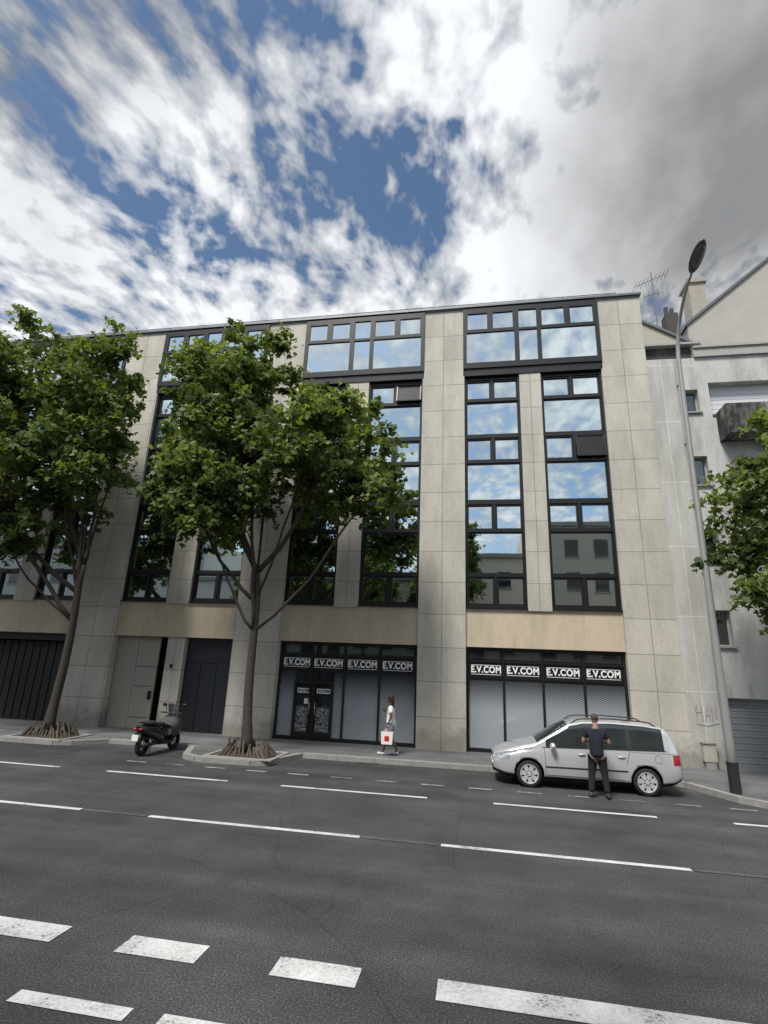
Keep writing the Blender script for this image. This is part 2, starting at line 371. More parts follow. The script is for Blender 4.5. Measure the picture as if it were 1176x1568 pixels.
for xs in (xr,xm_):
    for a,b_2 in zip(xs[:-1],xs[1:]):
        hw=min(1.04,(b_2-a)*.86)/2
        text('E.V.COM',(a+b_2)/2,2.69,hw*2,.23,WHITE,'shop_sign_%d'%k,SY-.03,off=.038)
        for e in (-1,1): MB().box((a+b_2)/2-hw,(a+b_2)/2+hw,SY-.03,SY-.017,2.69+e*.15-.008,2.69+e*.15+.008).make('shop_sign_rule_%d_%s'%(k,'ab'[e>0]),WHITE,ob)
        k+=1
for i,xx in enumerate(((d0+dm)/2,(dm+d1)/2)): text('E.V.COM',xx,1.74,.4,.09,BLACK,'door_sign_%d'%i,SY-.02)
BEI=M('beige_metal_door',(.34,.32,.28),.5,0,.08); NAVY=M('dark_blue_door',(.014,.017,.022),.4,0,.1)
g=MB(); g.box(-13.72,-12.85,D+.36,D+.45,SW,3.40).box(-12.84,-11.95,D+.36,D+.45,SW,2.3).box(-12.84,-11.95,D+.37,D+.45,2.32,3.40); g.make('service_door',BEI,ob,bevel=.006)
g=MB().box(-12.12,-12.02,D+.28,D+.355,1.15,1.45).box(-12.8,-12.0,D+.35,D+.358,.5,.515).box(-12.8,-12.0,D+.35,D+.358,1.6,1.615); g.make('service_door_lock',BLACK,ob)
stone('door_pier',-11.5,-10.8,-.02,3.40,D+.12,D+.8)
g=MB()
for i in range(3): g.box(-10.78+i*.64,-10.16+i*.64,D+.34,D+.42,SW,2.5)
g.box(-10.78,-8.85,D+.36,D+.42,2.52,3.40); g.make('dark_doors',NAVY,ob,bevel=.006)
MB().box(-11.25,-11.18,D+.06,D+.118,2.3,2.45).make('wall_intercom',BLACK,ob)
g=MB(); g.box(-20.6,-15.66,D+.3,D+.5,3.15,3.40)
for i in range(14): g.box(-20.55+i*.35,-20.25+i*.35,D+.7,D+.74,SW,3.1)
g.make('garage_gate',M('garage_gate_metal',(.012,.012,.011),.6),ob)
# ------------------------------------------------------------ neighbour building
nb=empty('apartment_building')
stone('edge_panels',6.362,7.28,-.02,14.05,D+.02,D+.9,STONE_R,nb)
wins=[(7.46,7.98,3.7,4.82),(7.46,7.98,6.42,7.5),(7.46,7.98,9.08,10.15),(7.46,7.98,11.85,12.75)]
m=MB(); y0,y1=D+.05,D+.5; zs=-.02
m.box(7.282,7.46,y0,y1,-.02,14.05)
for (x0,x1,z0,z1) in wins:
    m.box(7.46,7.98,y0,y1,2.15 if zs<0 else zs,z0); zs=z1
m.box(7.46,7.98,y0,y1,zs,14.05)
m.box(7.98,8.35,y0,y1,2.15,14.05)
m.box(8.35,30,y0,y1,2.15,11.6); m.box(8.35,30,y0,y1,13.0,14.05)
m.box(11.3,30,y0,y1,11.6,13.0); m.box(10.6,30,y0,y1,-.02,2.15)
m.make('front_wall',NBW,nb)
MB().box(7.3,30,D+1.3,D+10,-.02,13.9).make('rear_wall',NBW,nb)
WF=M('window_frame_grey',(.35,.35,.34),.5,0,0)
wf=MB();wg=MB();ws=MB()
for (x0,x1,z0,z1) in wins:
    ws.box(x0-.05,x1+.05,D-.03,D+.3,z0-.06,z0-.001)
    wf.box(x0,x0+.05,D+.26,D+.33,z0,z1).box(x1-.05,x1,D+.26,D+.33,z0,z1).box(x0+.05,x1-.05,D+.26,D+.33,z0,z0+.05).box(x0+.05,x1-.05,D+.26,D+.33,z1-.05,z1)
    wg.box(x0+.05,x1-.05,D+.29,D+.31,z0+.05,z1-.05)
ws.make('window_sills',KERB,nb); wf.make('neighbour_window_frames',WF,nb); wg.make('neighbour_window_glass',SGL,nb)
g=MB()
for i in range(22): g.box(7.47,10.6,D+.22+(i%2)*.012,D+.3,SW+i*.092,SW+i*.092+.088)
g.make('garage_shutter',M('shutter_grey',(.22,.23,.24),.5),nb)
MB().box(7.46,7.50,D+.1,D+.35,SW,2.149).make('shutter_rail',WF,nb)
SH=M('white_shutter',(.62,.64,.66),.5,0,.04)
g=MB()
for i in range(12): g.box(8.37,11.28,D+.36+(i%2)*.008,D+.45,11.9+i*.092,11.9+i*.092+.089)
g.make('loggia_shutter',SH,nb)
def stain(name,lo,hi,sc):
    m,nt,b=newmat(name); g=pos(nt); mp=N(nt,'ShaderNodeMapping'); mp.inputs['Scale'].default_value=(1,1,.45); nt.links.new(g,mp.inputs[0])
    nt.links.new(ramp(nt,noise(nt,mp.outputs[0],sc,6,.7),[(.42,lo),(.54,tuple((a+b_)/2*.7 for a,b_ in zip(lo,hi))),(.66,hi)]),b.inputs['Base Color']); b.inputs['Roughness'].default_value=.9; return m
STAIN=stain('stained_concrete',(.02,.02,.02),(.28,.27,.25),1.9)
SCREEN=stain('terrace_screen_weathered',(.05,.05,.05),(.16,.155,.15),1.4)
MB().box(8.45,12.6,D-.75,D-.62,10.8,11.75).box(8.45,8.58,D-.62,D+.04,10.8,11.75).box(8.45,12.6,D-.75,D+.04,10.65,10.798).make('balcony_parapet',STAIN,nb,bevel=.01)
MB().box(6.40,8.0,D+.2,D+.32,14.06,14.62).make('terrace_screen',SCREEN,nb)
MB().box(6.37,8.3,D-.03,D+.35,14.62,14.70).box(8.0,30,D-.04,D+.6,14.051,14.14).box(8.0,30,D-.0,D+.2,14.141,14.42).box(8.0,30,D-.06,D+.3,14.421,14.50).make('coping',M('coping_concrete',(.36,.36,.34),.8,0,.25),nb)
g=MB(); g.tube([(7.36,D-.02,.1),(7.36,D-.02,14.0)],.045,10)
for i in range(6): g.box(7.30,7.42,D-.07,D+.04,1.4+i*2.3,1.43+i*2.3)
g.make('downpipe',M('downpipe_grey',(.34,.34,.33),.5),nb)
GRF=M('graffiti_ink',(.16,.16,.17),.7,0,0)
g=MB()
for st_ in ([(6.62,1.45),(6.60,1.75),(6.64,1.9)],[(6.60,1.68),(6.78,1.70)],[(6.77,1.42),(6.76,1.86)],[(6.84,1.44),(6.93,1.88),(6.99,1.46)],[(6.87,1.6),(6.97,1.62)],[(7.05,1.44),(7.04,1.84),(7.16,1.50),(7.17,1.9)],[(6.58,1.36),(6.9,1.31),(7.22,1.4)]):
    g.tube([(x,D+.015,z) for x,z in st_],.008,4)
g.make('graffiti_tag',GRF,nb)
gb=empty('gabled_house')
GW=M('gable_render',(.40,.385,.35),.9,0,.15,1.2)
def prism(name,poly,ya,yb,mat,parent):
    n=len(poly); v=[(x,ya,z) for x,z in poly]+[(x,yb,z) for x,z in poly]
    return obj(name,v,[tuple(range(n)),tuple(reversed(range(n,2*n)))]+[(i,n+i,n+(i+1)%n,(i+1)%n) for i in range(n)],mat,parent)
prism('gable_wall',[(10.3,0),(22,0),(22,27.2),(15.5,23.6),(10.3,19.2)],24,34,GW,gb)
prism('gable_coping',[(10.2,19.15),(10.2,19.32),(15.5,23.75),(22,27.35),(22,27.2),(15.5,23.6)],23.9,34.1,ZINC,gb)
prism('lower_wing',[(6.6,13),(10.3,13),(10.3,15.6),(6.6,18.1)],21.2,30,M('beige_render',(.42,.39,.33),.9,0,.15),gb)
prism('lower_wing_roof',[(6.5,18.08),(6.5,18.22),(10.3,15.72),(10.3,15.6)],21.1,30.1,ZINC,gb)
CH=M('chimney_render',(.36,.33,.28),.9,0,.3,3)
MB().box(10.75,11.5,24.3,25.2,18.5,21.9).box(10.65,11.6,24.2,25.3,21.9,22.05).make('chimney_stack',CH,gb)
MB().tube([(10.95,24.7,22.05),(10.95,24.7,22.45)],.12).tube([(11.3,24.7,22.05),(11.3,24.7,22.4)],.12).make('chimney_pots',M('terracotta',(.25,.12,.08),.8),gb)
MB().box(9.0,9.55,23,23.6,16,19.3).make('chimney_low',M('dark_brick',(.07,.06,.055),.9,0,.3),gb)
MB().tube([(9.15,23.3,19.3),(9.15,23.3,19.8)],.1).tube([(9.4,23.3,19.3),(9.4,23.3,19.7)],.1).make('chimney_low_pots',M('dark_pot',(.06,.05,.05),.8),gb)
an=empty('tv_antenna'); g=MB(); g.tube([(7.95,21.3,16.5),(7.95,21.3,20.3)],.022,6)
g.tube([(7.2,21.3,19.55),(8.6,21.3,20.15)],.014,5)
for i in range(9): t=i/8; g.tube([(7.2+1.4*t,21.0,19.55+.6*t),(7.2+1.4*t,21.6,19.55+.6*t)],.009,4)
g.tube([(7.55,21.3,19.0),(8.35,21.3,19.2)],.012,5)
for i in range(5): t=i/4; g.tube([(7.55+.8*t,21.3,18.8+.2*t),(7.55+.8*t,21.3,19.25+.2*t)],.009,4)
g.make('antenna_rods',M('antenna_metal',(.12,.12,.12),.5,.5),an)
# ------------------------------------------------------------ opposite side of street (seen only as reflections)
def opp(name,x0,x1,yf,h,mat,seed):
    e=empty(name); MB().box(x0,x1,yf-10,yf,0,h).make('walls',mat,e)
    w=MB(); f=MB(); r=random.Random(seed); z=3.6
    while z<h-2:
        x=x0+1.0
        while x<x1-1.6:
            w.box(x,x+1.1,yf+.001,yf+.03,z,z+1.5); f.box(x-.08,x+1.18,yf+.001,yf+.08,z-.12,z-.002); x+=2.4
        z+=2.9
    f.box(x0-.1,x1+.1,yf+.001,yf+.3,h-.3,h+.05); w.box(x0+1,x1-1,yf+.001,yf+.03,.3,2.8)
    w.make('windows',GLASSD,e); f.make('trim',KERB,e)
opp('apartment_building',-4,4.2,-8.5,12.4,M('cream_render',(.60,.54,.45),.9,0,0),1)
opp('apartment_building',4.25,24,-8.5,15.2,M('tan_render',(.52,.46,.38),.9,0,0),2)
opp('apartment_building',-26,-4.05,-8.5,10.2,M('white_render2',(.6,.59,.56),.9,0,0),3)
opp('apartment_building',-60,-26.05,-8.5,14,M('grey_render',(.46,.46,.45),.9,0,0),4)
# ------------------------------------------------------------ trees
tmpl=np.array([(0,0,0),(.40,.12,.04),(.50,.50,-.04),(.20,.52,.05),(0,1.05,-.10),(-.20,.52,.05),(-.50,.50,-.04),(-.40,.12,.04)],float)
tmpl[:,1]-=.45
def leaves(name,C,T,size,parent,mat=LEAF):
    n=len(C); k=len(tmpl)
    nrm=rng.normal(size=(n,3)); nrm/=np.linalg.norm(nrm,axis=1)[:,None]; nrm=nrm*.85+np.array([0,-.25,.7]); nrm/=np.linalg.norm(nrm,axis=1)[:,None]
    t=rng.normal(size=(n,3)); t-= (t*nrm).sum(1)[:,None]*nrm; t/=np.linalg.norm(t,axis=1)[:,None]
    b=np.cross(nrm,t); s=size*rng.uniform(.65,1.3,n)
    V=C[:,None,:]+s[:,None,None]*(tmpl[None,:,0,None]*t[:,None,:]+tmpl[None,:,1,None]*b[:,None,:]+tmpl[None,:,2,None]*nrm[:,None,:])
    me=bpy.data.meshes.new(name); me.vertices.add(n*k); me.vertices.foreach_set('co',V.reshape(-1).astype(np.float32))
    me.loops.add(n*k); me.loops.foreach_set('vertex_index',np.arange(n*k,dtype=np.int32))
    me.polygons.add(n); me.polygons.foreach_set('loop_start',np.arange(0,n*k,k,dtype=np.int32)); me.polygons.foreach_set('loop_total',np.full(n,k,dtype=np.int32))
    me.materials.append(mat); me.update(calc_edges=True)
    at=me.attributes.new('tint','FLOAT','FACE'); at.data.foreach_set('value',np.clip(T+rng.normal(0,.16,n),0,1).astype(np.float32))
    o=bpy.data.objects.new(name,me); COL.objects.link(o); o.parent=parent; return o
def tree(name,base,fork,trunk_r,lobes,nclump,per,leafsize,seed,ymax=D-.15,spread=.30):
    r=random.Random(seed); e=empty(name); rg=np.random.default_rng(seed)
    bm=MB(); base=Vector(base); fork=Vector(fork)
    pts=[];rad=[]
    for i in range(12):
        t=i/11; p=base.lerp(fork,t)+(Vector((math.sin(t*5+seed)*.05,math.cos(t*4+seed)*.05,0)) if 0<i<11 else Vector((0,0,0)))
        pts.append(p); rad.append(trunk_r*(1.55-.5*min(1,t*9)) if t<.12 else trunk_r*(1.0-.3*t))
    bm.tube(pts,rad,12)
    C=[]; vol=[l[1][0]*l[1][1]*l[1][2] for l in lobes]; tv=sum(vol)
    nodes=[]
    for li,((c,rr),v) in enumerate(zip(lobes,vol)):
        c=Vector(c)
        topc=c+Vector((r.uniform(-.2,.2),r.uniform(-.2,.2),rr[2]*.8))
        a=base.lerp(fork,1.0-.17*(li%3)) if li%3 else fork
        mid=a.lerp(c,.42)+Vector(((c.x-a.x)*.18,r.uniform(-.2,.2),-.25 if abs(c.x-a.x)>1 else .2))
        chain=[]
        for i in range(13):
            t=i/12
            chain.append((a*(1-1.6*t)**2+mid*2*(1-1.6*t)*(1.6*t)+c*(1.6*t)**2) if t<.625 else c.lerp(topc,(t-.625)/.375))
        chain=[q+Vector((r.uniform(-.05,.05),r.uniform(-.05,.05),0)) if i else q for i,q in enumerate(chain)]
        rr0=trunk_r*(.58 if li%3 else .68)*min(1,(v/max(vol))**.25); rad=[rr0*(1-t/12*.88) for t in range(13)]
        bm.tube(chain,rad,8); nodes+=[(chain[i],rad[i]) for i in range(3,13)]
        nn=max(8,int(nclump*v/tv))
        for k in range(nn):
            d=rg.normal(size=3); d/=np.linalg.norm(d); q=rg.uniform(.10,1)**(1/2.4)
            q*=r.choice((.9,1.0,1.0,1.14))
            p=Vector((c[0]+d[0]*rr[0]*q,c[1]+d[1]*rr[1]*q,c[2]+d[2]*rr[2]*q))
            if p.y>ymax-.3: p.y=ymax-.3-r.random()*.5
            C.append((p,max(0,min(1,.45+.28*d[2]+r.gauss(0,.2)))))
    allp=[];allt=[]
    for p,tint in C:
        best=min(nodes,key=lambda n:(n[0]-p).length+max(0,n[0].z-p.z)*.8)
        q=best[0]; m1=q.lerp(p,.5)+Vector((r.uniform(-.15,.15),r.uniform(-.15,.15),r.uniform(0,.2)))
        r0=min(best[1]*.6,.03)
        bm.tube([q,m1,p],[r0,r0*.6,.008],5,False)
        if r.random()<.35: nodes.append((m1,r0*.8))
        n=int(per*r.uniform(.45,1.45)); s=spread*r.uniform(.65,1.3)
        ntw=r.randint(3,6); L=[]
        for j in range(ntw):
            d=np.array([r.gauss(0,1),r.gauss(0,1),r.gauss(.1,.6)]); d/=np.linalg.norm(d)
            m_=n//ntw; tt=rg.uniform(0,1,m_)
            q_=np.array(p)[None,:]+d[None,:]*(tt*s*2.1)[:,None]+rg.normal(size=(m_,3))*s*.33
            q_[:,2]-=tt**2*s*.7
            L.append(q_)
        L=np.concatenate(L); allp.append(L); allt.append(np.full(len(L),tint))
    A=np.concatenate(allp); A[:,1]=np.minimum(A[:,1],ymax)
    bm.make('trunk_and_limbs',BARK,e,smooth=True)
    leaves('crown_foliage',A,np.concatenate(allt),leafsize,e); return e
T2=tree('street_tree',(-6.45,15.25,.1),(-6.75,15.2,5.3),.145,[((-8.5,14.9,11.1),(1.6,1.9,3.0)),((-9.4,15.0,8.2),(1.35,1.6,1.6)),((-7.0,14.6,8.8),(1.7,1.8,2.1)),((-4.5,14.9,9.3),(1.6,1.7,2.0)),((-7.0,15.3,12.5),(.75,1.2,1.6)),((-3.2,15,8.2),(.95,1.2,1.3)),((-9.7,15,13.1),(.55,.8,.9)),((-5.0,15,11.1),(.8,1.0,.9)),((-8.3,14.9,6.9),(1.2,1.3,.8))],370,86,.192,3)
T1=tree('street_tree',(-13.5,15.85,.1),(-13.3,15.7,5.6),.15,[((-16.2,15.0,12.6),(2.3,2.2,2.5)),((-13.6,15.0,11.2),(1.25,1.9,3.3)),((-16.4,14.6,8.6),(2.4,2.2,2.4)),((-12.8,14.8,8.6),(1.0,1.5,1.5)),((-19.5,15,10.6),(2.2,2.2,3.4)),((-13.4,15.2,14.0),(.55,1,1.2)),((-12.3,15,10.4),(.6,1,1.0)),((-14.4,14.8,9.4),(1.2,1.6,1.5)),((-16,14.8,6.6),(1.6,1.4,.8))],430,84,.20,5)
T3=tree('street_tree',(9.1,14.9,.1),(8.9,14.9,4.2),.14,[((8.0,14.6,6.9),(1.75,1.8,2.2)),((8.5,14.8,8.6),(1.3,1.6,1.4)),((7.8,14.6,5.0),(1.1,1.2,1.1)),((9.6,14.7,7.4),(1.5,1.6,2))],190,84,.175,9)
for i,(x,y,rz) in enumerate([(-9,-5,1.0),(-16,-5,2.4),(-2.6,-5.2,4.0)]):
    e=empty('street_tree',(x,y,0.0),rz)
    for ch in T2.children:
        c=bpy.data.objects.new(ch.name,ch.data); COL.objects.link(c); c.parent=e; c.location=(6.45,-15.25,0)
WOOD=M('weathered_timber',(.10,.08,.06),.85,0,.35,12,.4); SOIL=M('soil',(.05,.04,.03),1,0,.4,10,.6)
def pit(cx,cy,seed):
    e=empty('tree_planter'); r=random.Random(seed)
    g=MB()
    for a,b_2,c,d in ((-1.0,1.0,-.75,-.63),(-1.0,1.0,.63,.75),(-1.0,-.88,-.63,.63),(.88,1.0,-.63,.63)): g.box(cx+a,cx+b_2,cy+c,cy+d,SW-.01,SW+.035)
    g.make('stone_edging',KERB,e,bevel=.012)
    MB().ell((cx,cy,SW),(.84,.58,.10),16,8).make('soil_mound',SOIL,e,smooth=True)
    g=MB()
    for side in range(4):
        for i in range(12):
            t=-0.66+i*.12
            x,y=((t,-.46),(t,.46),(-.68,t*.7),(.68,t*.7))[side]
            h=r.uniform(.20,.44); lean=r.uniform(-.07,.07); s_=r.uniform(.62,.8)
            g.tube([(cx+x,cy+y,SW-.01),(cx+x*s_+lean,cy+y*s_,SW+h)],[.035,.026],5)
    g.make('timber_palisade',WOOD,e)
    return e
pit(-6.45,15.25,1); pit(-13.5,15.98,2)
# ------------------------------------------------------------ street lamp etc
lp=empty('street_lamp'); LX,LY=6.0,14.95
LM=M('galvanised_pole',(.33,.34,.33),.5,.3,.12)
g=MB(); pts=[(LX,LY,SW),(LX,LY,1.2),(LX,LY,4),(LX+.02,LY,8),(LX+.05,LY,12.0)]; rad=[.105,.10,.088,.072,.058]
for i in range(1,9):
    t=i/8; a=t*math.pi/2*.75; pts.append((LX+.05+.10*t,LY-1.9*(1-math.cos(a))*1.1-.1*t,12.0+1.95*math.sin(a))); rad.append(.058-.02*t)
g.tube(pts,rad,12); g.make('pole',LM,lp,smooth=True)
ex=Vector(pts[-1]); dv=(Vector(pts[-1])-Vector(pts[-2])).normalized()
rot=dv.to_track_quat('Y','Z').to_matrix()
c=ex+dv*.42; MB().ell(c,(.18,.48,.10),16,10,rot).make('lamp_head',M('lamp_housing',(.05,.052,.055),.4),lp,smooth=True)
c2=c-Vector((0,0,.05)); MB().ell(c2+dv*.05,(.14,.34,.09),16,10,rot).make('lamp_lens',M('lamp_lens_glass',(.10,.105,.11),.15),lp,smooth=True)
MB().tube([(LX,LY,SW-.01),(LX,LY,SW+.62)],.125,12).tube([(LX,LY,SW+.62),(LX,LY,SW+.68)],.135,12).make('pole_base',M('base_green_black',(.02,.025,.025),.5),lp)
bo=empty('bollard'); MB().tube([(6.85,14.9,SW),(6.85,14.9,.75),(6.85,14.9,.80)],[.055,.055,.03],12).ell((6.85,14.9,.84),(.07,.07,.07)).make('post',BLACK,bo,smooth=True)
ub=empty('utility_cabinet'); MB().box(6.62,6.98,D-.17,D+.01,.32,.82).make('cabinet_body',M('cabinet_beige',(.42,.40,.34),.6),ub,bevel=.015)
MB().box(6.60,7.0,D-.2,D+.01,.822,.86).box(6.66,6.94,D-.15,D+.01,SW,.318).make('cabinet_cap_and_plinth',KERB,ub)
# ------------------------------------------------------------ car
def car(name,loc,sc):
    e=empty(name,loc,0,sc); L=4.62
    xs=np.array(sorted(set([round(v,3) for v in np.linspace(0,L,94)]+[1.34,2.36,2.46,3.34,3.44,4.22,1.12,1.94,4.36,4.52])))
    def sm(cx,cy,w=.05):
        acc=np.zeros_like(xs)
        for o_,ww in ((-1,1),(-.5,2),(0,3),(.5,2),(1,1)): acc+=ww*np.interp(xs+o_*w,cx,cy)
        return acc/9
    Zc=sm([0,.05,.15,.4,.75,1.05,1.12,1.95,2.3,3.0,3.8,4.2,4.36,4.50,4.56,4.62],[.70,.77,.83,.92,1.01,1.08,1.12,1.60,1.68,1.715,1.69,1.64,1.58,1.22,1.08,.97])
    Zb=sm([0,.15,.4,.75,1.0,1.3,2.5,4.2,4.5,4.62],[.58,.68,.78,.88,.94,.965,1.0,1.05,1.03,.88])
    Wm=sm([0,.03,.12,.3,.6,1,4,4.35,4.52,4.62],[.60,.66,.76,.84,.885,.90,.90,.88,.83,.74],.04)
    zb=sm([0,.3,.6,4.0,4.4,4.62],[.30,.22,.20,.20,.26,.36])
    sub=[1,2,3,2,2,3,5,2,3,4]; rings=[]
    def ctrl(i):
        W=Wm[i]; zg=max(Zb[i]+.012,Zc[i]-.085); yg=.968*W-(zg-Zb[i])*.30; zs_=min(.84,Zb[i]-.03)
        return [(0,zb[i]),(.78*W,zb[i]),(.955*W,zb[i]+.09),(.985*W,.46),(1.0*W,.62),(.985*W,zs_),(.955*W,Zb[i]),(yg,zg),(yg-.055,zg+.035+.2*max(0,Zc[i]-zg-.085)),(yg*.5,Zc[i]-.018),(0,Zc[i])]
    nc=10
    for i in range(len(xs)):
        c=ctrl(i); ring=[]
        for a in range(nc):
            for s_ in range(sub[a]):
                t=s_/sub[a]; ring.append((c[a][0]*(1-t)+c[a+1][0]*t,c[a][1]*(1-t)+c[a+1][1]*t))
        ring.append(c[nc]); rings.append(ring)
    seg=[]
    for a in range(nc): seg+= [a]*sub[a]
    n=len(rings[0]); V=[];F=[];MI=[]
    full=2*n-2
    for i,x in enumerate(xs):
        for y,z in rings[i]: V.append((x,-y,z))
        for y,z in rings[i][-2:0:-1]: V.append((x,y,z))
    for i in range(len(xs)-1):
        xm=(xs[i]+xs[i+1])/2
        for k in range(full):
            k2=(k+1)%full; F.append((i*full+k,(i+1)*full+k,(i+1)*full+k2,i*full+k2))
            sg=seg[k] if k<n-1 else seg[full-1-k]
            mi=0
            if sg==6:
                if 1.34<xm<2.36 or 2.46<xm<3.34 or 3.44<xm<4.22: mi=1
                elif 1.34<xm<4.22: mi=2
            if sg>=8 and (1.12<xm<1.94 or 4.36<xm<4.52): mi=1
            if sg<=1: mi=2
            MI.append(mi)
    for base,rev in ((0,False),((len(xs)-1)*full,True)):
        for k in range(n-1):
            q=[base+k,base+k+1,base+(full-k-1)%full,base+(full-k)%full]; q2=[]
            for v in q:
                if v not in q2: q2.append(v)
            if len(q2)>2: F.append(tuple(q2 if not rev else reversed(q2))); MI.append(0)
    SILV=M('silver_car_paint',(.70,.72,.74),.3,.5,.02,coat=.8)
    CG,nt,b=newmat('car_glass'); b.inputs['Base Color'].default_value=(.06,.075,.08,1); b.inputs['Metallic'].default_value=.6; b.inputs['Roughness'].default_value=.04; b.inputs['Specular IOR Level'].default_value=.9
    RUB=M('black_plastic',(.02,.02,.02),.6,0,0)
    body=obj('body_shell',V,F,None,e,smooth=True,mats=[SILV,CG,RUB],mi=MI)
    bm=bmesh.new(); bm.from_mesh(body.data); bmesh.ops.recalc_face_normals(bm,faces=bm.faces); bm.to_mesh(body.data); bm.free()
    cut=MB()
    for wx in (.90,3.74):
        for sgn in (-1,1): cut.tube([(wx,sgn*.60,.33),(wx,sgn*1.1,.33)],.375,36)
    co=cut.make('cutter',RUB,e)
    bmm=body.modifiers.new('arch','BOOLEAN'); bmm.operation='DIFFERENCE'; bmm.solver='EXACT'; bmm.object=co
    try: bmm.material_mode='TRANSFER'
    except Exception: pass
    bpy.context.view_layer.update(); dg=bpy.context.evaluated_depsgraph_get()
    nm=bpy.data.meshes.new_from_object(body.evaluated_get(dg)); body.modifiers.clear(); body.data=nm
    bpy.data.objects.remove(co)
    def Y(x,z):
        W=np.interp(x,xs,Wm); B=np.interp(x,xs,Zb); C=np.interp(x,xs,Zc)
        zg=max(B+.012,C-.085); yg=.968*W-(zg-B)*.30; zs_=min(.84,B-.03)
        return float(np.interp(z,[.29,.46,.62,zs_,B,zg],[.955*W,.985*W,W,.985*W,.955*W,yg]))
    seam=MB()
    def ribbon(path,w=.010,off=.004,m=seam):
        for sgn in (-1,1):
            for (x,z),(x2,z2) in zip(path[:-1],path[1:]):
                dx,dz=x2-x,z2-z; l=math.hypot(dx,dz); nx,nz=-dz/l*w/2,dx/l*w/2
                m.quad(*[(a,sgn*(Y(a,b_2)+off),b_2) for a,b_2 in ((x-nx,z-nz),(x2-nx,z2-nz),(x2+nx,z2+nz),(x+nx,z+nz))])
    def vline(x0,x1,z0,z1,n=8): return [(x0+(x1-x0)*i/n,z0+(z1-z0)*i/n) for i in range(n+1)]
    ribbon(vline(1.32,1.30,.34,.94,12)); ribbon(vline(2.42,2.41,.34,1.0,12)); ribbon(vline(3.28,3.40,.70,1.03,8)); ribbon(vline(1.30,3.2,.33,.33,20)); ribbon(vline(3.42,4.45,.99,1.0,12),.006)
    ribbon(vline(1.32,3.3,.52,.54,30),.035,.007)
    ribbon(vline(1.25,4.25,.975,1.055,30),.022,.005)
    ribbon(vline(.35,.98,.77,.925,10),.009)
    ribbon(vline(2.405,2.40,1.0,1.5),.09,.005)
    ribbon([(4.05+.09*math.cos(t*math.pi/6),.86+.09*math.sin(t*math.pi/6)) for t in range(13)],.007)
    seam.make('seams_and_mouldings',RUB,e)
    hn=MB()
    for sgn in (-1,1):
        for x in (2.22,3.18): hn.tube([(x-.09,sgn*(Y(x,.86)+.0),.86),(x-.06,sgn*(Y(x,.86)+.03),.865),(x+.06,sgn*(Y(x,.86)+.03),.87),(x+.09,sgn*(Y(x,.86)+.0),.865)],.014,6)
    hn.make('door_handles',SILV,e,smooth=True)
    mr=MB()
    for sgn in (-1,1): mr.ell((1.50,sgn*1.0,1.03),(.075,.13,.085),12,8).tube([(1.52,sgn*.86,.98),(1.51,sgn*.93,1.0)],.03,6)
    mr.make('wing_mirrors',SILV,e,smooth=True)
    rr=MB()
    for sgn in (-1,1):
        pts=[]
        for i in range(13):
            x=2.0+2.15*i/12; zc=float(np.interp(x,xs,Zc)); pts.append((x,sgn*.60,zc+ (-.06 if i in(0,12) else .02)))
        rr.tube(pts,.018,6)
    rr.make('roof_rails',RUB,e,smooth=True)
    HL=M('headlamp_glass',(.6,.62,.65),.08,.5,0); TL=M('tail_lamp_red',(.35,.015,.015),.15,0,0)
    for nm_,mat_,x0,x1,z0,z1 in (('headlamps',HL,.06,.42,.60,.74),('tail_lamps',TL,4.40,4.585,.74,.98)):
        h=MB(); nx=8
        for sgn in (-1,1):
            for i in range(nx):
                for j in range(4):
                    xa=x0+(x1-x0)*i/nx; xb=x0+(x1-x0)*(i+1)/nx
                    ins=lambda x:(z0+(.05 if nm_=='headlamps' else 0)*(x-x0)/(x1-x0), z1+(.10 if nm_=='headlamps' else 0)*(x-x0)/(x1-x0))
                    za,zb_=ins(xa); zc_,zd=ins(xb)
                    q=[(xa,za+(zb_-za)*j/4),(xb,zc_+(zd-zc_)*j/4),(xb,zc_+(zd-zc_)*(j+1)/4),(xa,za+(zb_-za)*(j+1)/4)]
                    h.quad(*[(x,sgn*(Y(x,z)+.006),z) for x,z in q])
        if nm_=='headlamps':
            for sgn in (-1,1): h.box(-.012,.03,min(sgn*.36,sgn*.58),max(sgn*.36,sgn*.58),.58,.68)
        h.make(nm_,mat_,e,smooth=True)
    MB().box(-.02,.02,-.33,.33,.56,.66).box(-.02,.02,-.45,.45,.30,.42).make('grille',RUB,e,bevel=.01)
    MB().box(-.03,.01,-.26,.26,.44,.54).box(4.60,4.64,-.26,.26,.60,.71).make('number_plates',WHITE,e)
    TY=M('tyre_rubber',(.018,.018,.018),.85,0,0); AL=M('hubcap_silver',(.58,.59,.60),.4,.3,.05)
    ty=MB(); al=MB(); hk=MB()
